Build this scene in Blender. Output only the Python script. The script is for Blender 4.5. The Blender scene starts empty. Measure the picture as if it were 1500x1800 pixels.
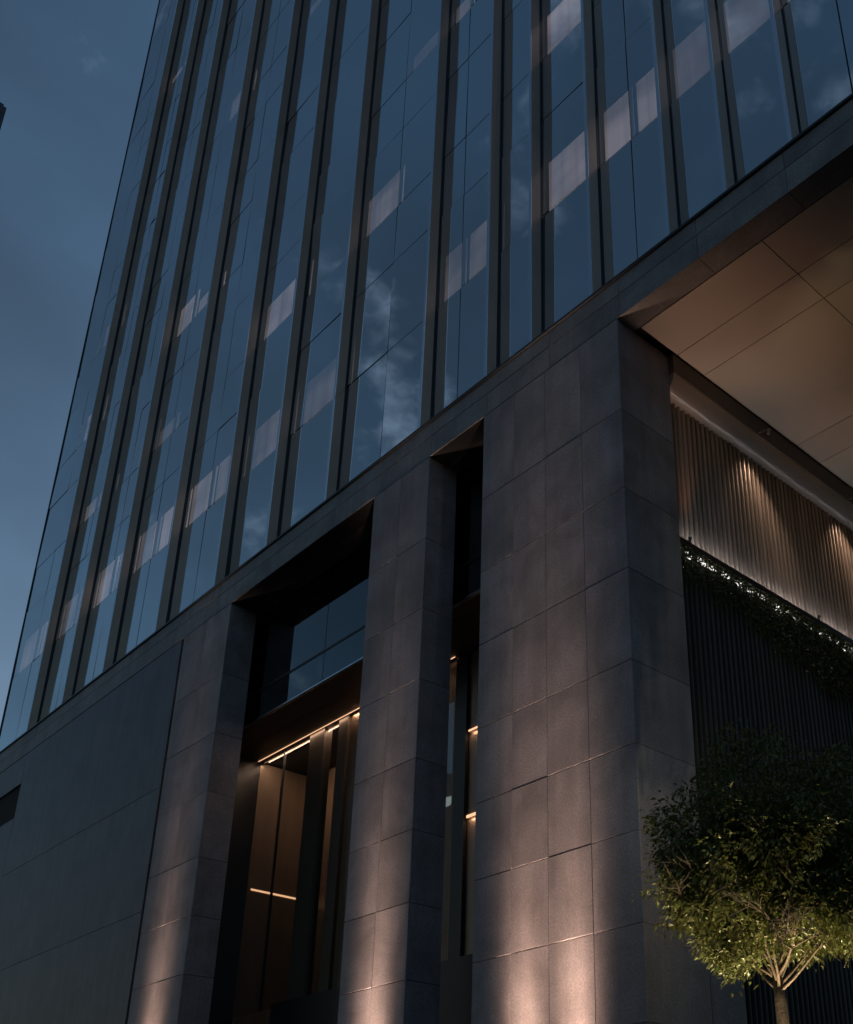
import bpy, bmesh, math, random
from mathutils import Vector, Matrix, noise as mnoise
random.seed(11)
R = math.radians
sc = bpy.context.scene

# ------------------------------------------------------------------ camera
cam_data = bpy.data.cameras.new('camera')
cam = bpy.data.objects.new('camera', cam_data)
sc.collection.objects.link(cam)
sc.camera = cam
CAM = Vector((8.520, -9.819, 1.6))
yaw, pitch, roll = R(-46.40092), R(24.65216), R(-0.23399)
fwd = Vector((math.sin(yaw)*math.cos(pitch), math.cos(yaw)*math.cos(pitch), math.sin(pitch)))
rgt = Vector((math.cos(yaw), -math.sin(yaw), 0))
upv = rgt.cross(fwd)
r2 = math.cos(roll)*rgt + math.sin(roll)*upv
u2 = -math.sin(roll)*rgt + math.cos(roll)*upv
M = Matrix((r2, u2, -fwd)).transposed().to_4x4()
M.translation = CAM
cam.matrix_world = M
cam_data.sensor_fit = 'VERTICAL'
cam_data.sensor_height = 36.0
FPX = 1943.4
cam_data.lens = FPX/1800*36
cam_data.shift_x = -(946.96-750)/1800
cam_data.shift_y = (1260.09-900)/1800
cam_data.clip_start = 0.1
cam_data.clip_end = 5000


def project(p):
    d = Vector(p) - CAM
    z = d.dot(fwd)
    return (FPX*d.dot(r2)/z + 946.96, -FPX*d.dot(u2)/z + 1260.09)


# ------------------------------------------------------------------ sky
SUN_EL, SUN_ROT = R(2.0), R(-55)
world = bpy.data.worlds.new('World')
sc.world = world
world.use_nodes = True
wn, wl = world.node_tree.nodes, world.node_tree.links
wn.clear()


def wnode(t, **kw):
    n = wn.new(t)
    for k, v in kw.items():
        setattr(n, k, v)
    return n


wo = wnode('ShaderNodeOutputWorld')
bg = wnode('ShaderNodeBackground')
bg.inputs['Strength'].default_value = 0.15
sky = wnode('ShaderNodeTexSky', sky_type='NISHITA', sun_disc=False)
sky.sun_elevation = SUN_EL
sky.sun_rotation = SUN_ROT
sky.air_density = 1.0
sky.dust_density = 0.6
sky.ozone_density = 3.0
tc = wnode('ShaderNodeTexCoord')
mp = wnode('ShaderNodeMapping')
mp.inputs['Scale'].default_value = (1.0, 1.0, 1.9)
mp.inputs['Location'].default_value = (0.35, 0.1, 0.2)
nz = wnode('ShaderNodeTexNoise')
nz.inputs['Scale'].default_value = 1.9
nz.inputs['Detail'].default_value = 5
nz.inputs['Roughness'].default_value = 0.5
nz.inputs['Distortion'].default_value = 0.3
rp = wnode('ShaderNodeMapRange')
rp.inputs['From Min'].default_value = 0.36
rp.inputs['From Max'].default_value = 0.66
rp.interpolation_type = 'SMOOTHSTEP'
hsv = wnode('ShaderNodeHueSaturation')       # the cloud takes the sky's own light, greyer and brighter
hsv.inputs['Saturation'].default_value = 0.85
hsv.inputs['Value'].default_value = 1.22
mx = wnode('ShaderNodeMix', data_type='RGBA')
wl.new(tc.outputs['Generated'], mp.inputs['Vector'])
wl.new(mp.outputs['Vector'], nz.inputs['Vector'])
wl.new(nz.outputs['Fac'], rp.inputs['Value'])
wl.new(sky.outputs['Color'], hsv.inputs['Color'])
wl.new(rp.outputs['Result'], mx.inputs['Factor'])
dark = wnode('ShaderNodeHueSaturation')      # thicker cloud, darker than the open sky
dark.inputs['Saturation'].default_value = 0.80
dark.inputs['Value'].default_value = 0.78
wl.new(sky.outputs['Color'], dark.inputs['Color'])
wl.new(dark.outputs['Color'], mx.inputs['A'])
wl.new(hsv.outputs['Color'], mx.inputs['B'])
# a second, broken layer of small bright clouds
mp2 = wnode('ShaderNodeMapping')
mp2.inputs['Scale'].default_value = (1.0, 1.0, 1.5)
mp2.inputs['Location'].default_value = (12.8, 2.7, 1.1)
nz2 = wnode('ShaderNodeTexNoise')
nz2.inputs['Scale'].default_value = 4.2
nz2.inputs['Detail'].default_value = 8
nz2.inputs['Roughness'].default_value = 0.58
rp2 = wnode('ShaderNodeMapRange')
rp2.inputs['From Min'].default_value = 0.575
rp2.inputs['From Max'].default_value = 0.76
rp2.interpolation_type = 'SMOOTHSTEP'
hsv2 = wnode('ShaderNodeHueSaturation')
hsv2.inputs['Saturation'].default_value = 0.55
hsv2.inputs['Value'].default_value = 4.4
mx2 = wnode('ShaderNodeMix', data_type='RGBA')
tone = wnode('ShaderNodeHueSaturation')      # dusk air: greyer than the clear sky model
tone.inputs['Hue'].default_value = 0.491
tone.inputs['Saturation'].default_value = 1.06
wl.new(tc.outputs['Generated'], mp2.inputs['Vector'])
wl.new(mp2.outputs['Vector'], nz2.inputs['Vector'])
wl.new(nz2.outputs['Fac'], rp2.inputs['Value'])
wl.new(sky.outputs['Color'], hsv2.inputs['Color'])
wl.new(rp2.outputs['Result'], mx2.inputs['Factor'])
wl.new(mx.outputs['Result'], mx2.inputs['A'])
wl.new(hsv2.outputs['Color'], mx2.inputs['B'])
wl.new(mx2.outputs['Result'], tone.inputs['Color'])
wl.new(tone.outputs['Color'], bg.inputs['Color'])
wl.new(bg.outputs['Background'], wo.inputs['Surface'])

# ------------------------------------------------------------------ sun (almost gone, behind the tower)
sd = bpy.data.lights.new('sun', 'SUN')
sd.energy = 0.05
sd.angle = R(12)
sd.color = (1.0, 0.86, 0.72)
sun = bpy.data.objects.new('sun', sd)
sc.collection.objects.link(sun)
sdir = Vector((math.sin(SUN_ROT)*math.cos(SUN_EL), math.cos(SUN_ROT)*math.cos(SUN_EL), math.sin(SUN_EL)))
sun.rotation_euler = sdir.to_track_quat('Z', 'Y').to_euler()

sc.view_settings.view_transform = 'Standard'
sc.view_settings.look = 'None'
sc.view_settings.exposure = 0.55
sc.view_settings.gamma = 1.0
sc.view_settings.use_curve_mapping = False
sc.cycles.max_bounces = 7
sc.cycles.glossy_bounces = 4
sc.cycles.transparent_max_bounces = 10
sc.cycles.sample_clamp_indirect = 3.0
sc.cycles.caustics_reflective = False
sc.cycles.caustics_refractive = False
sc.cycles.blur_glossy = 0.5

# ------------------------------------------------------------------ materials
MATS = {}


def new_mat(name):
    m = bpy.data.materials.new(name)
    m.use_nodes = True
    m.node_tree.nodes.clear()
    MATS[name] = m
    return m, m.node_tree.nodes, m.node_tree.links


def nd(ns, t, ins=None, **kw):
    n = ns.new(t)
    for k, v in kw.items():
        setattr(n, k, v)
    for k, v in (ins or {}).items():
        n.inputs[k].default_value = v
    return n


def col4(c):
    return (c[0], c[1], c[2], 1.0)


def plain(name, col, rough=0.5, metal=0.0, spec=0.5, var=0.0, bump=0.0, bscale=40.0, stretch=(1, 1, 1), nvar=0.0, nscale=3.0):
    m, ns, ls = new_mat(name)
    out = nd(ns, 'ShaderNodeOutputMaterial')
    b = nd(ns, 'ShaderNodeBsdfPrincipled', {'Base Color': col4(col), 'Roughness': rough, 'Metallic': metal, 'Specular IOR Level': spec})
    ls.new(b.outputs[0], out.inputs[0])
    geo = nd(ns, 'ShaderNodeNewGeometry')
    src = None
    if var or nvar:
        oi = nd(ns, 'ShaderNodeObjectInfo')
        mr = nd(ns, 'ShaderNodeMapRange', {'To Min': 1-var, 'To Max': 1+var})
        ls.new(oi.outputs['Random'], mr.inputs['Value'])
        mpn = nd(ns, 'ShaderNodeMapping', {'Scale': stretch})
        ls.new(geo.outputs['Position'], mpn.inputs['Vector'])
        n1 = nd(ns, 'ShaderNodeTexNoise', {'Scale': nscale, 'Detail': 6.0, 'Roughness': 0.6})
        ls.new(mpn.outputs[0], n1.inputs['Vector'])
        mr2 = nd(ns, 'ShaderNodeMapRange', {'From Min': 0.3, 'From Max': 0.7, 'To Min': 1-nvar, 'To Max': 1+nvar})
        ls.new(n1.outputs['Fac'], mr2.inputs['Value'])
        mu = nd(ns, 'ShaderNodeMath', operation='MULTIPLY')
        ls.new(mr.outputs[0], mu.inputs[0])
        ls.new(mr2.outputs[0], mu.inputs[1])
        vm = nd(ns, 'ShaderNodeVectorMath', {0: col}, operation='SCALE')
        ls.new(mu.outputs[0], vm.inputs['Scale'])
        ls.new(vm.outputs[0], b.inputs['Base Color'])
    if bump:
        n2 = nd(ns, 'ShaderNodeTexNoise', {'Scale': bscale, 'Detail': 4.0})
        ls.new(geo.outputs['Position'], n2.inputs['Vector'])
        bp = nd(ns, 'ShaderNodeBump', {'Strength': bump, 'Distance': 0.01})
        ls.new(n2.outputs['Fac'], bp.inputs['Height'])
        ls.new(bp.outputs[0], b.inputs['Normal'])
    return m


def stone_mat(name, base, rough=0.55, streak=0.45, speck=0.5, cloud=0.30):
    """grey granite: fine grain, soft cloudy tone, vertical weather streaks, small tone change from slab to slab"""
    m, ns, ls = new_mat(name)
    out = nd(ns, 'ShaderNodeOutputMaterial')
    b = nd(ns, 'ShaderNodeBsdfPrincipled', {'Roughness': rough, 'Specular IOR Level': 0.35})
    ls.new(b.outputs[0], out.inputs[0])
    geo = nd(ns, 'ShaderNodeNewGeometry')
    oi = nd(ns, 'ShaderNodeObjectInfo')
    off = nd(ns, 'ShaderNodeVectorMath', {1: (17.0, 9.0, 23.0)}, operation='MULTIPLY')
    ls.new(oi.outputs['Random'], off.inputs[0])
    add = nd(ns, 'ShaderNodeVectorMath', operation='ADD')
    ls.new(geo.outputs['Position'], add.inputs[0])
    ls.new(off.outputs[0], add.inputs[1])
    grain = nd(ns, 'ShaderNodeTexNoise', {'Scale': 34.0, 'Detail': 5.0, 'Roughness': 0.75})
    ls.new(geo.outputs['Position'], grain.inputs['Vector'])
    g = nd(ns, 'ShaderNodeMapRange', {'From Min': 0.3, 'From Max': 0.7, 'To Min': 1-speck, 'To Max': 1+speck})
    ls.new(grain.outputs['Fac'], g.inputs['Value'])
    cl = nd(ns, 'ShaderNodeTexNoise', {'Scale': 1.1, 'Detail': 5.0, 'Roughness': 0.6, 'Distortion': 0.4})
    ls.new(add.outputs[0], cl.inputs['Vector'])
    c = nd(ns, 'ShaderNodeMapRange', {'From Min': 0.3, 'From Max': 0.7, 'To Min': 1-cloud, 'To Max': 1+cloud})
    ls.new(cl.outputs['Fac'], c.inputs['Value'])
    mpn = nd(ns, 'ShaderNodeMapping', {'Scale': (3.2, 3.2, 0.22)})
    ls.new(geo.outputs['Position'], mpn.inputs['Vector'])
    st = nd(ns, 'ShaderNodeTexNoise', {'Scale': 1.6, 'Detail': 5.0, 'Roughness': 0.62})
    ls.new(mpn.outputs[0], st.inputs['Vector'])
    s = nd(ns, 'ShaderNodeMapRange', {'From Min': 0.35, 'From Max': 0.68, 'To Min': 1-0.20*streak, 'To Max': 1+0.20*streak})
    ls.new(st.outputs['Fac'], s.inputs['Value'])
    v = nd(ns, 'ShaderNodeMapRange', {'To Min': 0.94, 'To Max': 1.06})
    ls.new(oi.outputs['Random'], v.inputs['Value'])
    prev = None
    for x in (g, c, s, v):
        if prev is None:
            prev = x
        else:
            mu = nd(ns, 'ShaderNodeMath', operation='MULTIPLY')
            ls.new(prev.outputs[0], mu.inputs[0])
            ls.new(x.outputs[0], mu.inputs[1])
            prev = mu
    vm = nd(ns, 'ShaderNodeVectorMath', {0: base}, operation='SCALE')
    ls.new(prev.outputs[0], vm.inputs['Scale'])
    ls.new(vm.outputs[0], b.inputs['Base Color'])
    bp = nd(ns, 'ShaderNodeBump', {'Strength': 0.22, 'Distance': 0.005})
    ls.new(grain.outputs['Fac'], bp.inputs['Height'])
    ls.new(bp.outputs[0], b.inputs['Normal'])
    return m


def glass_mat(name, refl=0.66, tint=(0.80, 0.72, 0.74), rtint=(0.94, 0.98, 1.0), wave=0.25):
    """solar-control glass: coated mirror reflection rising with the angle, dim see-through"""
    m, ns, ls = new_mat(name)
    out = nd(ns, 'ShaderNodeOutputMaterial')
    gl = nd(ns, 'ShaderNodeBsdfGlossy', {'Roughness': 0.015, 'Color': col4(rtint)})
    tr = nd(ns, 'ShaderNodeBsdfTransparent', {'Color': col4(tint)})
    lw = nd(ns, 'ShaderNodeLayerWeight', {'Blend': 0.35})
    mr = nd(ns, 'ShaderNodeMapRange', {'To Min': refl, 'To Max': 0.97})
    ls.new(lw.outputs['Fresnel'], mr.inputs['Value'])
    geo = nd(ns, 'ShaderNodeNewGeometry')
    inv = nd(ns, 'ShaderNodeMath', {0: 1.0}, operation='SUBTRACT')      # the coating is on the outer face only
    ls.new(geo.outputs['Backfacing'], inv.inputs[1])
    fac = nd(ns, 'ShaderNodeMath', operation='MULTIPLY')
    ls.new(mr.outputs[0], fac.inputs[0])
    ls.new(inv.outputs[0], fac.inputs[1])
    n2 = nd(ns, 'ShaderNodeTexNoise', {'Scale': 0.55, 'Detail': 1.0})
    ls.new(geo.outputs['Position'], n2.inputs['Vector'])
    bp = nd(ns, 'ShaderNodeBump', {'Strength': wave, 'Distance': 0.02})
    ls.new(n2.outputs['Fac'], bp.inputs['Height'])
    ls.new(bp.outputs[0], gl.inputs['Normal'])
    mix = nd(ns, 'ShaderNodeMixShader')
    ls.new(fac.outputs[0], mix.inputs[0])
    ls.new(tr.outputs[0], mix.inputs[1])
    ls.new(gl.outputs[0], mix.inputs[2])
    ls.new(mix.outputs[0], out.inputs[0])
    return m


def emit_mat(name, col, strength, var=0.0, base=(0.5, 0.5, 0.5)):
    m, ns, ls = new_mat(name)
    out = nd(ns, 'ShaderNodeOutputMaterial')
    b = nd(ns, 'ShaderNodeBsdfPrincipled', {'Base Color': col4(base), 'Roughness': 0.7, 'Emission Color': col4(col), 'Emission Strength': strength})
    if var:
        oi = nd(ns, 'ShaderNodeObjectInfo')
        mr = nd(ns, 'ShaderNodeMapRange', {'To Min': strength*(1-var), 'To Max': strength*(1+var)})
        ls.new(oi.outputs['Random'], mr.inputs['Value'])
        ls.new(mr.outputs[0], b.inputs['Emission Strength'])
    ls.new(b.outputs[0], out.inputs[0])
    return m


stone_mat('granite', (0.186, 0.180, 0.202), speck=0.36)
stone_mat('granite_smooth', (0.078, 0.077, 0.090), rough=0.42, streak=1.0, speck=0.22)
stone_mat('granite_beam', (0.155, 0.158, 0.168), rough=0.5, streak=0.5, speck=0.35)
plain('joint', (0.015, 0.015, 0.017), rough=0.9)
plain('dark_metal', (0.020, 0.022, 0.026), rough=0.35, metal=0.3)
plain('bronze_metal', (0.27, 0.205, 0.16), rough=0.36, metal=0.35, var=0.12, nvar=0.12, nscale=1.2, stretch=(4, 4, .3))
plain('fin_metal', (0.44, 0.33, 0.25), rough=0.30, metal=0.4, var=0.15, nvar=0.12, nscale=0.8)
plain('fin_nose', (0.62, 0.68, 0.74), rough=0.22, metal=1.0)
plain('mullion_metal', (0.022, 0.026, 0.032), rough=0.4, metal=0.4)
plain('spandrel_back', (0.020, 0.024, 0.030), rough=0.6)
plain('interior', (0.070, 0.062, 0.055), rough=0.8, nvar=0.3, nscale=0.5)
plain('soffit_paint', (0.44, 0.39, 0.34), rough=0.5, var=0.04, nvar=0.06, nscale=0.6)
plain('slat_bronze', (0.26, 0.20, 0.165), rough=0.42, metal=0.25, var=0.18)
plain('slat_black', (0.045, 0.043, 0.042), rough=0.45, metal=0.2, var=0.2)
plain('cove_metal', (0.36, 0.32, 0.30), rough=0.34, metal=0.6)
plain('fascia_paint', (0.085, 0.070, 0.062), rough=0.55)
plain('column_bronze', (0.095, 0.078, 0.064), rough=0.36, metal=0.3)
plain('asphalt', (0.05, 0.05, 0.052), rough=0.85, nvar=0.25, nscale=8, bump=0.3)
plain('paving', (0.16, 0.155, 0.15), rough=0.7, nvar=0.15, nscale=4, var=0.08)
plain('kerb_stone', (0.22, 0.22, 0.21), rough=0.7, nvar=0.15)
plain('bark', (0.125, 0.09, 0.065), rough=0.8, nvar=0.35, nscale=18, stretch=(1, 1, .4), bump=0.9, bscale=45)
plain('soil', (0.03, 0.024, 0.018), rough=0.95)
plain('far_clad', (0.06, 0.07, 0.085), rough=0.4)
plain('far_glass', (0.03, 0.04, 0.055), rough=0.1, spec=0.8)
glass_mat('tower_glass')
glass_mat('lobby_glass', refl=0.10, tint=(0.88, 0.88, 0.86), wave=1.0)
glass_mat('fascia_glass', refl=0.09, tint=(0.4, 0.42, 0.45), wave=0.3)
m = emit_mat('blind_glow', (0.94, 0.97, 0.96), 0.20, base=(0.5, 0.48, 0.45))
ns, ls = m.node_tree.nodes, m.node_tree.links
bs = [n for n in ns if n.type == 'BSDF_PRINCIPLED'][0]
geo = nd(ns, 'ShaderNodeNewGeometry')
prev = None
for scl, lo, hi in (((5.0, 1.0, 0.12), .72, 1.28), ((0.5, 1.0, 0.9), .45, 1.55)):     # painted glow: fold shading, and light of room lamps that aren't built
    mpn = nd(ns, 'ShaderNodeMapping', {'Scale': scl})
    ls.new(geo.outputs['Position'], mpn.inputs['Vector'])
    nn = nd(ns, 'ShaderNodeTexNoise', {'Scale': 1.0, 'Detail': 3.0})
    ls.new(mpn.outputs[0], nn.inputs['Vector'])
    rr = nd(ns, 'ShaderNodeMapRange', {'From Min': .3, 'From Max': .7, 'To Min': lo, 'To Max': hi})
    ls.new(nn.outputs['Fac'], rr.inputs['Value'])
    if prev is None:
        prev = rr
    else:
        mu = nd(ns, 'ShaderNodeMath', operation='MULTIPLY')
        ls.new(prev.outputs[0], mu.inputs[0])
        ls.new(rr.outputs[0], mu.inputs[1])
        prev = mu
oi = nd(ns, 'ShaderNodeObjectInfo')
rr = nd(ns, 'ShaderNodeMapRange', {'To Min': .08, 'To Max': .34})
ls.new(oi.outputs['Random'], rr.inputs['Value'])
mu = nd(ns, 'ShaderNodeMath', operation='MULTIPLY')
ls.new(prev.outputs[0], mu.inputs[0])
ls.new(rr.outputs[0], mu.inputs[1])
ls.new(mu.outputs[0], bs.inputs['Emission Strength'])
emit_mat('led_warm', (1.0, 0.55, 0.30), 0.85)
emit_mat('led_cool', (1.0, 0.95, 0.88), 1.1)
emit_mat('office_light', (0.85, 1.0, 0.97), 0.8, var=0.8)
emit_mat('lamp_lens', (1.0, 0.74, 0.50), 6.0)


def leaf_mat(name, col, var=0.35):
    m, ns, ls = new_mat(name)
    out = nd(ns, 'ShaderNodeOutputMaterial')
    b = nd(ns, 'ShaderNodeBsdfPrincipled', {'Roughness': 0.34, 'Specular IOR Level': 0.6})
    t = nd(ns, 'ShaderNodeBsdfTranslucent')
    geo = nd(ns, 'ShaderNodeNewGeometry')
    mr = nd(ns, 'ShaderNodeMapRange', {'To Min': 1-var, 'To Max': 1+var})
    ls.new(geo.outputs['Random Per Island'], mr.inputs['Value'])
    hs = nd(ns, 'ShaderNodeHueSaturation', {'Color': col4(col)})
    ls.new(mr.outputs[0], hs.inputs['Value'])
    mh = nd(ns, 'ShaderNodeMapRange', {'To Min': 0.46, 'To Max': 0.53})
    ls.new(geo.outputs['Random Per Island'], mh.inputs['Value'])
    ls.new(mh.outputs[0], hs.inputs['Hue'])
    ls.new(hs.outputs[0], b.inputs['Base Color'])
    ls.new(hs.outputs[0], t.inputs['Color'])
    mix = nd(ns, 'ShaderNodeMixShader', {0: 0.32})
    ls.new(b.outputs[0], mix.inputs[1])
    ls.new(t.outputs[0], mix.inputs[2])
    ls.new(mix.outputs[0], out.inputs[0])
    return m


leaf_mat('leaf', (0.115, 0.130, 0.038))
leaf_mat('ivy_leaf', (0.050, 0.070, 0.022))


# ------------------------------------------------------------------ helpers
def link(o):
    sc.collection.objects.link(o)
    return o


def tag(o, label=None, cat=None, group=None, kind=None):
    if label:
        o['label'] = label
    if cat:
        o['category'] = cat
    if group:
        o['group'] = group
    if kind:
        o['kind'] = kind
    return o


def empty(name, loc=(0, 0, 0), parent=None):
    o = bpy.data.objects.new(name, None)
    o.empty_display_size = 0.5
    o.location = loc
    if parent:
        o.parent = parent
    return link(o)


class MB:
    def __init__(self):
        self.v, self.f, self.m = [], [], []

    def box(self, x0, x1, y0, y1, z0, z1, mi=0):
        n = len(self.v)
        self.v += [(x0, y0, z0), (x1, y0, z0), (x1, y1, z0), (x0, y1, z0), (x0, y0, z1), (x1, y0, z1), (x1, y1, z1), (x0, y1, z1)]
        self.f += [(n, n+3, n+2, n+1), (n+4, n+5, n+6, n+7), (n, n+1, n+5, n+4), (n+1, n+2, n+6, n+5), (n+2, n+3, n+7, n+6), (n+3, n, n+4, n+7)]
        self.m += [mi]*6
        return self

    def prism(self, prof, axis, a, b, mi=0):
        """extrude a closed 2-D profile along an axis ('x': profile (y,z); 'y': (x,z); 'z': (x,y))"""
        n = len(self.v)
        k = len(prof)
        for t in (a, b):
            for p, q in prof:
                self.v.append({'x': (t, p, q), 'y': (p, t, q), 'z': (p, q, t)}[axis])
        for i in range(k):
            j = (i+1) % k
            self.f.append((n+i, n+j, n+k+j, n+k+i))
            self.m.append(mi)
        self.f.append(tuple(n+i for i in reversed(range(k))))
        self.f.append(tuple(n+k+i for i in range(k)))
        self.m += [mi, mi]
        return self

    def tube(self, pts, radii, n=8, mi=0):
        base = len(self.v)
        up = Vector((0.3, 0.2, 1)).normalized()
        for i, (p, r) in enumerate(zip(pts, radii)):
            p = Vector(p)
            a = Vector(pts[max(i-1, 0)])
            b = Vector(pts[min(i+1, len(pts)-1)])
            t = (b-a).normalized()
            s = t.cross(up)
            if s.length < 1e-3:
                s = t.cross(Vector((1, 0, 0)))
            s.normalize()
            w = s.cross(t)
            for k in range(n):
                an = 2*math.pi*k/n
                self.v.append(tuple(p + r*(math.cos(an)*s + math.sin(an)*w)))
        for i in range(len(pts)-1):
            for k in range(n):
                a = base+i*n+k
                b = base+i*n+(k+1) % n
                self.f.append((a, b, b+n, a+n))
                self.m.append(mi)
        self.f.append(tuple(base+k for k in reversed(range(n))))
        self.f.append(tuple(base+(len(pts)-1)*n+k for k in range(n)))
        self.m += [mi, mi]
        return self

    def build(self, name, mats, parent=None, origin=None, smooth=False, fix=True):
        me = bpy.data.meshes.new(name)
        v = self.v
        if origin is not None:
            v = [(a-origin[0], b-origin[1], c-origin[2]) for a, b, c in v]
        me.from_pydata(v, [], self.f)
        if isinstance(mats, str):
            mats = [mats]
        for m in mats:
            me.materials.append(MATS[m])
        if len(mats) > 1:
            me.polygons.foreach_set('material_index', self.m)
        if fix:
            bm = bmesh.new()
            bm.from_mesh(me)
            bmesh.ops.recalc_face_normals(bm, faces=bm.faces)
            bm.to_mesh(me)
            bm.free()
        if smooth:
            me.polygons.foreach_set('use_smooth', [True]*len(me.polygons))
        o = bpy.data.objects.new(name, me)
        if origin is not None:
            o.location = origin
        if parent:
            o.parent = parent
        return link(o)


def box(name, mat, parent, x0, x1, y0, y1, z0, z1, centre=True):
    org = ((x0+x1)/2, (y0+y1)/2, (z0+z1)/2) if centre else None
    return MB().box(x0, x1, y0, y1, z0, z1).build(name, mat, parent, origin=org, fix=False)


def chamfer_panel(name, mat, parent, x0, x1, z0, z1, y, t=0.03, c=0.004, face='y'):
    """a stone slab whose front arris is eased; face 'y' looks to -Y, face 'x' looks to +X (x0,x1 are then y values)"""
    vs = []
    for (d, ins) in ((t, 0), (c, 0), (0, c)):
        vs.append([(x0+ins, z0+ins, d), (x1-ins, z0+ins, d), (x1-ins, z1-ins, d), (x0+ins, z1-ins, d)])
    b = MB()
    cen = ((x0+x1)/2, (z0+z1)/2)
    for ring in vs:
        for a, z, d in ring:
            if face == 'y':
                b.v.append((a, y+d, z))
            else:
                b.v.append((y-d, a, z))
    for r in (0, 4):
        for i in range(4):
            j = (i+1) % 4
            b.f.append((r+i, r+j, r+4+j, r+4+i))
    b.f.append((8, 9, 10, 11))
    b.f.append((3, 2, 1, 0))
    b.m = [0]*len(b.f)
    org = (cen[0], y, cen[1]) if face == 'y' else (y, cen[0], cen[1])
    return b.build(name, mat, parent, origin=org)


def aim(o, target):
    d = Vector(target) - o.location
    o.rotation_euler = d.to_track_quat('-Z', 'Y').to_euler()


def spot(name, loc, target, power, size, blend, col, parent=None, radius=0.05):
    l = bpy.data.lights.new(name, 'SPOT')
    l.energy = power
    l.spot_size = R(size)
    l.spot_blend = blend
    l.color = col
    l.shadow_soft_size = radius
    o = link(bpy.data.objects.new(name, l))
    o.location = loc
    aim(o, target)
    if parent:
        o.parent = parent
        o.matrix_parent_inverse = Matrix.Translation(parent.location).inverted()
    return o


def beam_profile(o, sigma_deg, wide=0.006, wide_deg=14):
    """bell-shaped beam of a narrow reflector: no hard edge to the cone"""
    l = o.data
    l.use_nodes = True
    ns, ls = l.node_tree.nodes, l.node_tree.links
    em = [n for n in ns if n.type == 'EMISSION'][0]
    t = nd(ns, 'ShaderNodeTexCoord')
    sp = nd(ns, 'ShaderNodeSeparateXYZ')
    ls.new(t.outputs['Normal'], sp.inputs[0])
    ab = nd(ns, 'ShaderNodeMath', operation='ABSOLUTE')
    ls.new(sp.outputs['Z'], ab.inputs[0])
    om = nd(ns, 'ShaderNodeMath', {0: 1.0}, operation='SUBTRACT')
    ls.new(ab.outputs[0], om.inputs[1])
    outs = []
    for sg, k in ((sigma_deg, 1.0), (wide_deg, wide)):
        t0 = R(sg)**2/2
        m1 = nd(ns, 'ShaderNodeMath', {1: -1.0/t0}, operation='MULTIPLY')
        ls.new(om.outputs[0], m1.inputs[0])
        ex = nd(ns, 'ShaderNodeMath', {0: math.e}, operation='POWER')
        ls.new(m1.outputs[0], ex.inputs[1])
        mk = nd(ns, 'ShaderNodeMath', {1: k}, operation='MULTIPLY')
        ls.new(ex.outputs[0], mk.inputs[0])
        outs.append(mk)
    ad = nd(ns, 'ShaderNodeMath', operation='ADD')
    ls.new(outs[0].outputs[0], ad.inputs[0])
    ls.new(outs[1].outputs[0], ad.inputs[1])
    ls.new(ad.outputs[0], em.inputs['Strength'])


def area(name, loc, target, power, sx, sy, col, parent=None):
    l = bpy.data.lights.new(name, 'AREA')
    l.shape = 'RECTANGLE'
    l.size, l.size_y = sx, sy
    l.energy = power
    l.color = col
    o = link(bpy.data.objects.new(name, l))
    o.location = loc
    aim(o, target)
    if parent:
        o.parent = parent
        o.matrix_parent_inverse = Matrix.Translation(parent.location).inverted()
    return o


WARM = (1.0, 0.66, 0.42)
SOFTWARM = (1.0, 0.62, 0.42)

# ------------------------------------------------------------------ ground
gm = MB()
gm.v = [(-900, -900, -0.15), (900, -900, -0.15), (900, 900, -0.15), (-900, 900, -0.15)]
gm.f = [(0, 1, 2, 3)]
gm.m = [0]
tag(gm.build('road', 'asphalt', fix=False), kind='structure')
pv = tag(box('pavement', 'joint', None, -60, 40, -7.0, 30, -0.14, -0.03, centre=False), kind='structure')
for ix in range(-14, 10):
    for iy in range(-6, 3):
        if iy >= 0 and ix*1.2+1.2 > -28 and ix*1.2 < 0:
            continue
        box('paving_slab', 'paving', pv, ix*1.2+.004, ix*1.2+1.196, iy*1.15+.004, iy*1.15+1.146, -0.04, random.uniform(-.002, .0))
for k in range(50):
    box('kerb_stone', 'kerb_stone', pv, -20+k, -19.006+k, -7.25, -7.004, -0.149, -0.002)

# ------------------------------------------------------------------ the office tower
tower = tag(empty('office_tower'), 'dark glass office tower with vertical fins above a grey granite podium', 'building')
ZB0, ZB1 = 14.30, 15.13       # stone beam
XL, XR = -27.85, 16.0  # right end lies out of view, drawn out to block sky light
COURSE = [-0.02, 0.25, 1.40, 2.55, 3.70, 4.86, 6.02, 7.18, 8.38, 9.80, 11.14, 12.55, ZB0-0.004]
G = 0.0036                     # half joint


def pier(x0, x1, depth, splits, minor):
    core = box('stone_pier', 'joint', tower, x0+.028, x1-.028, 0.028, depth-.002, -0.02, ZB0-.003, centre=False)
    for i in range(len(COURSE)-1):
        z0, z1 = COURSE[i], COURSE[i+1]
        cuts = [(x0, 0.0)]
        for s in splits:
            cuts.append((s, G))
        for s in minor:
            cuts.append((s, 0.0022))
        cuts.append((x1, 0.0))
        cuts.sort()
        for (a, ga), (b, gb) in zip(cuts[:-1], cuts[1:]):
            chamfer_panel('stone_panel', 'granite', core, a+ga, b-gb, z0+G, z1-G, random.uniform(-.0012, .0012))
        # returns on both sides
        y0 = .0315
        chamfer_panel('stone_panel', 'granite', core, y0, depth, z0+G, z1-G, x1, t=.027, face='x')
        box('stone_panel', 'granite', core, x0, x0+.027, y0, depth, z0+G, z1-G)
    return core


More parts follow.
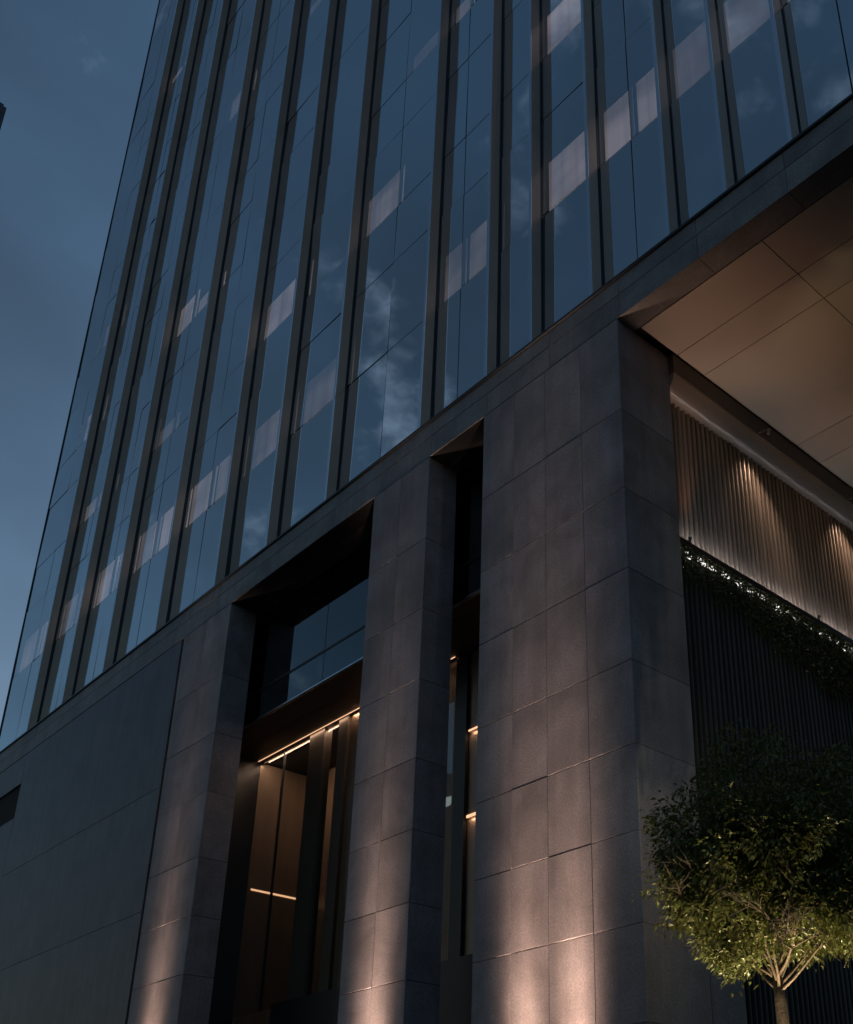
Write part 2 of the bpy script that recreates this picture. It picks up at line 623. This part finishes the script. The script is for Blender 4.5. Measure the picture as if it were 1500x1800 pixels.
pier_c = pier(-3.13, 0.0, 1.20, [-1.62], [-2.35, -0.82])
pier_d = pier(14.4, 16.0, 1.20, [15.2], [])  # unseen end pier, added to carry the lengthened canopy
pier_b = pier(-6.34, -4.64, 0.65, [-5.48], [])
pier_a = pier(-13.98, -11.77, 0.65, [-12.85], [])

# beam over the piers: two courses of slabs
beam = box('stone_beam', 'joint', tower, XL+.03, XR, 0.03, 0.62, ZB0+.03, ZB1-.035, centre=False)
bz = ZB0+.46
for k, (z0, z1, w) in enumerate(((ZB0, bz, 1.55), (bz, ZB1-.05, 1.55))):
    x = XL
    x += 0 if k == 0 else 0.0
    first = True
    while x < XR:
        x1 = min(x+w, XR)
        chamfer_panel('stone_panel', 'granite_beam', beam, x+.003, x1-.003, z0+.004, z1-.004, 0.0025+random.uniform(-.001, .001))
        x = x1
box('coping', 'mullion_metal', beam, XL, XR, -0.035, 0.62, ZB1-.045, ZB1)
# underside of the beam; dark_metal at the left is shade put into the colour
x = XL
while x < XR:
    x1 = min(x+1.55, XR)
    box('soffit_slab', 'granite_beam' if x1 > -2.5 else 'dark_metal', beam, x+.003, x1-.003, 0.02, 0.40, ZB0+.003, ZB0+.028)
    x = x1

# plain podium wall at the far left, with a shallow slot by its corner
wall = box('podium_wall', 'joint', tower, XL+.05, -14.03, 0.09, 0.6, -0.02, ZB0-.004, centre=False)
WZ = [-0.02, 2.8, 7.70, 10.55, ZB0-.004]
for i in range(4):
    chamfer_panel('stone_panel', 'granite_smooth', wall, -23.72, -14.12, WZ[i]+.003, WZ[i+1]-.003, 0.012, t=.05)
for z0, z1 in ((-0.02, 7.70), (7.70, 12.30), (13.36, ZB0-.004)):
    chamfer_panel('stone_panel', 'granite_smooth', wall, XL, -23.735, z0+.003, z1-.003, 0.012, t=.05)
box('slot_shade', 'joint', wall, XL, -23.74, .07, .088, 12.31, 13.35)  # dark sheet painted as the shade inside the opening

# ------------------------------------------------------------------ tower curtain wall
YG = 0.30
FINS = [-24.28, -21.68, -18.96, -15.85, -12.85, -10.54, -8.20, -5.05, -3.15, -1.98, -0.55, 1.07, 2.15, 3.28, 5.2, 6.6, 8.6, 10.4, 12.2, 13.4]
SPLIT = {-27.85: -26.1, -24.28: -22.95, -21.68: -20.35, -18.96: -17.60, -15.85: -14.46, -8.20: -6.68, -5.05: -4.27, -0.55: 0.23, 3.28: 4.15}
LEV = [ZB1+.02, 18.35]
ztop = 58.0
z = 18.35
while z < ztop:
    LEV.append(z+2.55)
    LEV.append(z+4.30)
    z += 4.30
cw = empty('curtain_wall', (0, 0, 0), tower)
back = MB()
for i in range(len(LEV)-1):
    if i % 2 == 0:
        back.box(XL+.06, XR-.02, YG+.09, YG+.13, LEV[i], LEV[i+1]+.02)
back.build('spandrel_backing', 'spandrel_back', cw)
slab = MB()
for i in range(len(LEV)-1):
    if i % 2 == 0 and i > 0:
        slab.box(XL+.08, XR-.05, YG+.14, 9.0, LEV[i]+.1, LEV[i]+1.6)
slab.box(XL+.08, XR-.05, .64, 9.0, ZB1-.3, ZB1+2.9)
slab.build('floor_slabs', 'interior', tower, fix=False)['kind'] = 'stuff'
corew = MB().box(XL+.1, XR-.06, 3.4, 3.5, ZB1, ztop).build('core_wall', 'interior', tower)
MB().box(XL+.02, XL+.06, YG+.02, 12.0, ZB1, ztop).build('flank_wall', 'mullion_metal', tower)
MB().box(XL, XR, .2, 12.0, ztop, ztop+.4).build('roof_slab', 'mullion_metal', tower)

EDGES = [XL] + FINS + [XR]
rest = MB()
rest_b = MB()
for bi in range(len(EDGES)-1):
    a, b = EDGES[bi], EDGES[bi+1]
    cols = [(a, b)]
    if a in SPLIT:
        cols = [(a, SPLIT[a]), (SPLIT[a], b)]
    for (p, q) in cols:
        g0 = 0.012 if p == a else 0.011
        g1 = 0.012 if q == b else 0.011
        if p == a and bi > 0:
            g0 = 0.03
        if q == b and bi < len(EDGES)-2:
            g1 = 0.03
        for i in range(len(LEV)-1):
            z0, z1 = LEV[i]+.010, LEV[i+1]-.010
            vis = False
            for px in (project((p, YG, z0)), project((q, YG, z0)), project((p, YG, z1)), project((q, YG, z1))):
                if -20 < px[0] < 1520 and -20 < px[1] < 1820:
                    vis = True
            if vis:
                o = box('glass_pane', 'tower_glass', cw, p+g0, q-g1, YG, YG+.024, z0, z1)
                o.rotation_euler = (random.gauss(0, R(.22)), 0, random.gauss(0, R(.22)))
            else:
                rest.box(p+g0, q-g1, YG, YG+.024, z0, z1)
            if i % 2 == 1:      # vision glass: a pale blind stands behind its lower part
                h = 1.50 if i == 1 else random.choice((1.5, 1.5, .9))
                lx = p + .05
                if q-p > 2.0:
                    lx = p + random.choice((.05, .3))
                if random.random() < (0.9 if i < 3 else (0.42 if i < 6 else 0.3)):
                    if vis:
                        box('window_blind', 'blind_glow', cw, lx, q-.04, YG+.16, YG+.165, z0+.03, z0+h)
                    else:
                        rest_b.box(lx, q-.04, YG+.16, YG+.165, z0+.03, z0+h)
        if q != b:
            MB().box(q-.020, q+.020, YG+.028, YG+.085, ZB1, ztop).build('mullion', 'mullion_metal', cw)
rest.build('upper_glazing', 'tower_glass', cw, fix=False)['kind'] = 'stuff'
rest_b.build('upper_blinds', 'blind_glow', cw, fix=False)['kind'] = 'stuff'
tr = MB()
for zz in LEV[1:]:
    tr.box(XL+.02, XR, YG+.030, YG+.080, zz-.055, zz+.03)
tr.build('transom_rails', 'mullion_metal', cw, fix=False)['kind'] = 'stuff'
for x in FINS:
    f = MB()
    f.box(x-.026, x+.026, 0.035, YG-.045, ZB1+.002, ztop, 0)
    f.box(x-.029, x+.029, 0.015, 0.035, ZB1+.002, ztop, 1)
    f.box(x-.020, x+.020, YG-.045, YG+.10, ZB1+.002, ztop, 2)
    f.build('fin', ['fin_metal', 'fin_nose', 'mullion_metal'], cw, fix=False)
MB().box(XL-.02, XL+.02, YG-.03, YG+.05, ZB1+.002, ztop).build('corner_trim', 'mullion_metal', cw)

# ------------------------------------------------------------------ recessed entrance behind the piers
YF, YW, ZS = 0.82, 2.15, 11.58
ent = empty('entrance_bay', (0, 0, 0), tower)
for (x0, x1) in ((-14.0, -9.0), (-9.0, -5.5), (-5.5, -3.0)):
    box('glass_pane', 'fascia_glass', ent, x0+.01, x1-.01, YF, YF+.02, 12.33, ZB0-.02)
    box('glass_pane', 'fascia_glass', ent, x0+.01, x1-.01, YF, YF+.02, ZS+.03, 12.27)
box('fascia_backing', 'spandrel_back', ent, -14.0, -3.0, YF+.10, YF+.14, ZS+.05, ZB0+.2)
box('transom', 'mullion_metal', ent, -14.0, -3.0, YF-.012, YF+.06, 12.275, 12.325)
box('transom', 'fin_nose', ent, -14.0, -3.0, YF-.012, YF+.06, ZS, ZS+.025)
box('recess_ceiling', 'joint', ent, -14.0, -3.0, 0.40, YF-.02, ZB0+.004, ZB0+.04)
x = -14.0
while x < -3.0:
    x1 = min(x+1.83, -3.0)
    box('ceiling_panel', 'fascia_paint', ent, x+.004, x1-.004, YF+.07, 1.46, ZS+.006, ZS+.03)
    box('ceiling_panel', 'fascia_paint', ent, x+.004, x1-.004, 1.475, YW-.03, ZS+.006, ZS+.03)
    x = x1
box('ceiling_panel', 'spandrel_back', ent, -14.0, -3.0, YF+.15, 8.0, ZS+.035, ZS+.08)
# lobby shell
box('lobby_wall', 'bronze_metal', ent, -13.70, -13.62, 2.16, 7.0, 0, ZS)
box('lobby_wall', 'dark_metal', ent, -13.72, -13.60, 0.70, 2.14, 0, ZS)
xx = -13.6
while xx < -9.9:
    box('lobby_panel', 'bronze_metal', ent, xx+.005, min(xx+.92, -9.9)-.005, 3.60, 3.66, 0, ZS)
    xx += .92
box('lobby_wall', 'interior', ent, -13.6, -3.1, 6.9, 7.0, 0, ZS)
box('lobby_wall', 'interior', ent, -3.12, -3.08, 1.21, 7.0, 0, ZS)
# glazed screen at y = 2.15 : glass | column | bronze panels
SCR = [(-13.60, -12.55, 'g'), (-12.53, -11.44, 'g'), (-11.40, -10.82, 'c'), (-10.80, -10.28, 'g'), (-10.26, -9.92, 'c'), (-9.90, -9.0, 'b'), (-8.99, -8.1, 'b'), (-8.09, -7.2, 'b'),
       (-7.19, -6.3, 'b'), (-6.28, -5.95, 'c'), (-5.93, -5.2, 'b'), (-5.19, -4.4, 'b'), (-4.39, -3.2, 'b')]
for a, b, k in SCR:
    if k == 'g':
        box('glass_pane', 'lobby_glass', ent, a, b, YW, YW+.015, 5.65, ZS-.03)
        box('mullion', 'mullion_metal', ent, b, b+.018, YW-.01, YW+.05, 5.65, ZS)
    elif k == 'c':
        box('column', 'column_bronze' if a < -8 else 'dark_metal', ent, a, b, YW-.05, YW+.15, 0, ZS-.02)
    else:
        box('bronze_panel', 'bronze_metal', ent, a, b, YW+.02, YW+.05, 5.65, ZS-.02)
        if a < -6.3:
            box('glass_pane', 'lobby_glass', ent, a, b, YW-.06, YW-.05, 5.65, ZS-.06)
box('door_portal', 'dark_metal', ent, -11.38, -3.15, 1.75, YW+.2, 0, 5.60)
box('door_portal', 'dark_metal', ent, -13.6, -11.40, 2.10, YW+.2, 0, 3.9)
# warm lines of light
box('light_strip', 'led_warm', ent, -13.615, -13.60, 2.25, 4.2, 8.49, 8.53)
box('light_strip', 'led_warm', ent, -5.9, -4.4, YW-.03, YW-.01, 9.88, 9.91)
box('light_strip', 'led_warm', ent, -5.9, -4.4, YW-.03, YW-.01, 8.19, 8.24)
box('light_strip', 'led_warm', ent, -13.58, -6.3, YW-.085, YW-.072, ZS-.016, ZS-.004)
area('lobby_light', (-11.8, YW+.12, ZS-.02), (-11.8, 3.4, 8.6), 20, 3.4, .06, (1.0, .66, .46), ent)
area('lobby_light', (-8.4, YW-.03, ZS-.02), (-8.4, YW+.02, 9.0), 11, 2.9, .02, (1.0, .60, .38), ent)
area('lobby_light', (-11.7, YW-.10, ZS-.03), (-11.7, YW+.0, 9.6), 3.5, 3.4, .05, (1.0, .62, .40), ent)
for zz in (9.86, 8.17):
    area('lobby_light', (-5.15, YW-.03, zz), (-5.15, YW+.03, zz-.4), 2.2, 1.4, .02, (1.0, .58, .34), ent)

# ------------------------------------------------------------------ canopy soffit on the right
sof = box('canopy_soffit', 'joint', tower, 0.10, XR, 0.45, 12.0, ZB0+.03, ZB0+.10, centre=False)
YS = [0.415, 1.30, 1.98, 4.62, 5.35, 8.0, 8.7, 11.9]
XS = [0.115, 2.42, 4.85, 7.2, 9.6, 11.95, 14.3, 15.95]
for i in range(len(YS)-1):
    for j in range(len(XS)-1):
        dz = random.uniform(-.0012, .0012)
        box('soffit_panel', 'soffit_paint', sof, XS[j]+.006, XS[j+1]-.006, YS[i]+.006, YS[i+1]-.006, ZB0+.006+dz, ZB0+.026)
# side wall: bulkhead, rounded cove, ribbed screen, planter ledge
YE = 11.9
bulk = box('bulkhead', 'fascia_paint', tower, -0.35, 0.10, 1.205, YE, 13.92, ZB0-.004, centre=False)
prof = []
for k in range(9):
    an = math.pi*0.5*k/8
    prof.append((0.09-0.22*(1-math.cos(an)), 13.915-0.28*math.sin(an)))
prof += [(-0.34, 13.635), (-0.34, 13.915)]
MB().prism(prof, 'y', 1.205, YE).build('cove', 'cove_metal', tower)
scr = box('ribbed_screen', 'slat_black', tower, -0.40, -0.235, 1.205, YE, 0, 13.63, centre=False)


def slat_mesh(name, mat, z0, z1, w=.040, d=.062):
    pr = []
    for k in range(7):
        an = math.pi*k/6
        pr.append((-0.5*d+math.sin(an)*d, -math.cos(an)*w))
    b = MB().prism(pr, 'z', z0, z1)
    o = b.build(name, mat)
    me = o.data
    bpy.data.objects.remove(o)
    return me


ZL = 10.96
up_me = slat_mesh('upper_rib', 'slat_bronze', ZL+.02, 13.635, w=.034)
lo_me = slat_mesh('lower_rib', 'slat_black', 0.0, ZL-.10, w=.026, d=.05)
y = 1.275
while y < 9.6:
    for me in (up_me, lo_me):
        o = link(bpy.data.objects.new('slat', me))
        o.location = (-0.205, y, 0)
        o.parent = scr
    y += 0.1225
led = box('planter_ledge', 'dark_metal', tower, -0.235, -0.115, 1.206, YE, ZL-.085, ZL, centre=False)
box('ledge_lip', 'dark_metal', led, -0.1145, -0.10, 1.206, YE, ZL-.095, ZL+.004)
box('light_strip', 'led_cool', led, -0.16, -0.14, 1.23, YE, ZL+.004, ZL+.012)
ys = 1.23
while ys < 9.5:
    ln = random.uniform(.05, .22)
    box('light_strip', 'led_cool', led, -0.180, -0.165, ys, ys+ln, ZL-random.uniform(.17, .26), ZL-.11)
    ys += ln+random.uniform(.03, .16)
area('ledge_light', (-0.112, 5.2, ZL+.02), (-0.19, 5.2, ZL+.25), 8, 7.8, .02, (0.92, 0.95, 1.0), led).data.spread = R(110)
# stone return at the foot of the screen
rt = box('stone_return', 'joint', tower, -0.16, -0.05, 1.205, 1.92, 0, 5.2, centre=False)
for i in range(0, 6):
    z0, z1 = COURSE[i], min(COURSE[i+1], 5.2)
    chamfer_panel('stone_panel', 'granite', rt, 1.235, 1.93, z0+G, z1-G, -0.02, t=.027, face='x')

# ------------------------------------------------------------------ luminaires
def uplight(x, y, target, power, size, blend, label, col=SOFTWARM, z=0.0, group=None, rad=.08, sigma=None):
    o = tag(empty('ground_uplight', (x, y, z)), label, 'light', group)
    b = MB()
    b.tube([(0, 0, -.02), (0, 0, .03)], [.12, .11], 16)
    b.build('housing', 'dark_metal', o)
    b = MB()
    b.tube([(0, 0, .0305), (0, 0, .034)], [.08, .08], 16)
    b.build('lens', 'lamp_lens', o)
    lp = spot('lamp', (x, y, z+.09), target, power, size, blend, col, o, radius=rad)
    if sigma:
        beam_profile(lp, sigma)
    return o


UPC = SOFTWARM
for x, lab in ((-2.05, 'round ground light washing the wide pier left of its centre joint'), (-1.16, 'round ground light washing the wide pier right of its centre joint'),
               (-5.42, 'round ground light washing the narrow middle pier'), (-12.85, 'round ground light washing the pier beside the plain wall')):
    uplight(x, -0.42, (x, 0.0, 3.8), 19000, 70, 1.0, lab, UPC, rad=.05, sigma=4.6, group='ground lights at the foot of the piers')
for (x, y, lab) in ((2.75, -1.25, 'ground light on the street side of the small tree'), (2.45, 0.15, 'ground light on the wall side of the small tree')):
    uplight(x, y, (2.2, -.55, 5.0), 1000, 130, 1.0, lab, (1.0, 0.78, 0.46), sigma=17, group='ground lights round the tree')


def wall_washer(y, power, lab):
    o = tag(empty('wall_washer', (0.30, y, 13.86)), lab, 'light', 'wall washers under the cove')
    b = MB()
    b.tube([(-.21, 0, .09), (-.02, 0, .06), (0, 0, .0)], [.010, .010, .010], 8)
    b.build('bracket', 'cove_metal', o)
    b = MB()
    b.tube([(.012, 0, .05), (-.012, 0, -.05)], [.028, .030], 14)
    b.build('housing', 'cove_metal', o)
    spot('lamp', (.29, y, 13.80), (-.19, y, 12.1), power, 82, 1.0, (1.0, .72, .52), o, radius=.05)
    return o


wall_washer(3.45, 50, 'small wall light under the cove nearest the stone pier')
wall_washer(6.25, 50, 'small wall light under the cove farther from the stone pier')
for xx, yy, pw, tg, lab in ((-.10, 1.55, 52, (0.95, 1.45, ZB0), 'small spotlight on the ledge beside the stone pier'), (-.10, 5.0, 28, (1.9, 4.5, ZB0), 'small spotlight on the ledge midway along the screen')):
    o = tag(empty('ledge_spotlight', (xx, yy, ZL)), lab, 'light')
    b = MB()
    b.tube([(0, 0, .0), (.02, 0, .07)], [.022, .03], 12)
    b.build('housing', 'dark_metal', o)
    spot('lamp', (-.04, yy, ZL+.10), tg, pw, 74, 1.0, (1.0, 0.52, 0.31), o, radius=.05)

# ------------------------------------------------------------------ trailing plants under the ledge
def leaf_geo(b, p, d, n, L, W):
    """one pointed leaf folded along its midrib"""
    s = d.cross(n)
    if s.length < 1e-4:
        return
    s.normalize()
    n = s.cross(d)
    i = len(b.v)
    b.v += [tuple(p), tuple(p+d*L*.45+s*W*.5+n*W*.18), tuple(p+d*L-n*L*.12), tuple(p+d*L*.45-s*W*.5+n*W*.18), tuple(p+d*L*.5)]
    b.f += [(i, i+1, i+4), (i+1, i+2, i+4), (i, i+4, i+3), (i+4, i+2, i+3)]
    b.m += [0]*4


def rvec():
    v = Vector((random.gauss(0, 1), random.gauss(0, 1), random.gauss(0, 1)))
    return v.normalized()


iv = MB()
yy = 1.24
while yy < 9.5:
    drop = 0.62 + 0.35*mnoise.noise(Vector((yy*0.9, 3.1, 0))) + 0.16*max(0, yy-2.5) + random.uniform(-.1, .2)
    n = int(30*drop/.7)
    for k in range(n):
        t = random.random()**1.9
        p = Vector((random.uniform(-.165, -.085), yy+random.uniform(-.05, .05), ZL-.10-t*drop))
        d = (Vector((.5, random.uniform(-.8, .8), -1.0))+.5*rvec()).normalized()
        leaf_geo(iv, p, d, rvec(), random.uniform(.04, .075), random.uniform(.022, .042))
    yy += 0.022
ivo = iv.build('trailing_plants', 'ivy_leaf', fix=False)
tag(ivo, 'small leaved green plants trailing from the lit ledge', 'plant', kind='stuff')

# ------------------------------------------------------------------ street tree
TX, TY = 2.20, -0.555
tree = tag(empty('street_tree', (TX, TY, 0)), 'small round headed tree lit from below beside the stone pier', 'tree')
random.seed(5)
wood = MB()
twigs = []


def limb(p, d, L, r, lvl):
    pts, rad = [p], [r]
    n = 5
    dd = d.copy()
    for i in range(n):
        dd = (dd + .16*rvec() + Vector((0, 0, .07 if lvl < 2 else .0))).normalized()
        p = p + dd*(L/n)
        pts.append(p)
        rad.append(r*(1-.62*(i+1)/n))
    wood.tube(pts, rad, 7 if lvl < 2 else 5)
    if lvl >= 1:
        for i in range(2 if lvl == 1 else 1, n+1):
            twigs.append((pts[i], dd.copy()))
    if lvl < 3:
        kids = {0: 5, 1: 5, 2: 4}[lvl]
        for k in range(kids):
            t = random.uniform(.35, 1.0)
            i = min(n, max(1, int(round(t*n))))
            nd_ = (dd + .85*rvec()).normalized()
            limb(pts[i], nd_, L*random.uniform(.5, .72), max(.006, rad[i]*.62), lvl+1)


tr_pts = [Vector((0.0, 0.0, -0.1)), Vector((.01, .0, .9)), Vector((-.01, .02, 1.8)), Vector((.015, .0, 2.8)), Vector((.0, .0, 3.55)), Vector((-.02, .0, 3.95))]
wood.tube(tr_pts, [.10, .085, .073, .064, .060, .04], 12)
for k in range(13):
    an = 2*math.pi*k*.382 + random.uniform(-.2, .2)
    el = R((26, 38, 50, 64, 34)[k % 5])
    d = Vector((math.cos(an)*math.cos(el), math.sin(an)*math.cos(el), math.sin(el)))
    limb(Vector((0, 0, 3.66+.03*(k % 9)))+d*.02, d, random.uniform(.8, 1.05), .017, 0)
wood.build('trunk', 'bark', tree, smooth=True)
CZ, CR, CHU, CHD = 4.72, 1.19, 1.58, 0.86


def in_crown(p):
    h = math.hypot(p.x, p.y)
    q = (h/CR)**2 + ((p.z-CZ)/(CHU if p.z > CZ else CHD))**2
    n = mnoise.noise(p*1.25+Vector((3.3, 1, 7)))*.55 + mnoise.noise(p*3.1)*.35
    return q < 1.0 + n


lf = MB()


def spray(p, d, k):
    for _ in range(k):
        off = .15*rvec()*random.random()
        q = p+off
        dd = (d*.4+off.normalized()*.7+Vector((0, 0, -.42))+.4*rvec()).normalized()
        leaf_geo(lf, q, dd, (Vector((0, 0, 1))+.7*rvec()).normalized(), random.uniform(.040, .100), random.uniform(.022, .042))


for p, d in twigs:
    if in_crown(p):
        spray(p, d, 9)
cnt = 0
while cnt < 2100:
    an = random.uniform(0, 2*math.pi)
    h = CR*1.1*math.sqrt(random.random())
    p = Vector((h*math.cos(an), h*math.sin(an), random.uniform(CZ-.95, CZ+CHU*1.1)))
    if not in_crown(p):
        continue
    if p.z > CZ and (h/CR)**2 + ((p.z-CZ)/CHU)**2 < .28:
        continue
    if mnoise.noise(p*2.4+Vector((9, 4, 2))) < -.02:
        continue
    spray(p, Vector((p.x, p.y, .3)).normalized(), 13)
    cnt += 1
for _ in range(170):
    an, h = random.uniform(0, 6.283), .15+.6*random.random()
    spray(Vector((h*math.cos(an), h*math.sin(an), random.uniform(4.1, 4.95))), Vector((math.cos(an), math.sin(an), .2)), 8)
lf.build('crown', 'leaf', tree, fix=False)
random.seed(3)
# square pit of the tree
pit = MB().box(TX-.6, TX+.6, TY-.6, TY+.6, -.02, .012)
tag(pit.build('tree_pit', 'soil'), kind='structure')

# ------------------------------------------------------------------ shrub in front of the entrance
sh = tag(empty('entrance_shrub', (-12.55, 1.5, 0)), 'dark leafy shrub silhouetted in front of the entrance glass', 'shrub')
sb = MB()
sl = MB()
for k in range(26):
    an = random.uniform(0, 6.28)
    top = Vector((.55*math.cos(an)*random.random(), .3*math.sin(an)*random.random(), random.uniform(3.8, 5.05)))
    sb.tube([Vector((0, 0, 0)), top*.5+Vector((0, 0, .1)), top], [.02, .012, .004], 5)
    for j in range(26):
        t = random.uniform(.55, 1.02)
        leaf_geo(sl, top*t+.05*rvec(), (rvec()+Vector((0, 0, .4))).normalized(), rvec(), random.uniform(.12, .24), random.uniform(.05, .09))
sb.build('stem', 'bark', sh)
sl.build('foliage', 'ivy_leaf', sh, fix=False)

# ------------------------------------------------------------------ neighbouring tower, a corner at the upper left
T = 165.0
cx, cy, cz = CAM.x-.821*T, CAM.y+.121*T, CAM.z+.919*T
nb = tag(empty('neighbour_tower', (cx, cy, 0)), 'corner of a far dark tower at the upper left edge', 'building')
MB().box(-22, 0, -9.0, 0, 0, cz).build('wall', 'far_clad', nb)
MB().box(-21.6, -.4, -8.6, -.4, cz, cz+.8).build('roof', 'far_clad', nb)
for k in range(34):
    zz = cz-4.0-k*4.2
    for j in range(4):
        MB().box(-.02, .05, -2.2-j*2.2, -.4-j*2.2, zz, zz+2.8).build('window', 'far_glass', nb, fix=False)

# ------------------------------------------------------------------ building across the street, seen only in the entrance glass
ob = tag(empty('opposite_building', (-30, -42, 0)), 'dark street building mirrored in the entrance glass', 'building')
MB().box(-110, 36, -14, 0, 0, 38).build('wall', 'far_clad', ob)
for k in range(10):
    for j in range(24):
        lit = random.random() < .34
        MB().box(-108+j*6.0, -103.2+j*6.0, -.02, .05, 1.5+k*3.6, 3.1+k*3.6).build('window', 'office_light' if lit else 'far_glass', ob, fix=False)
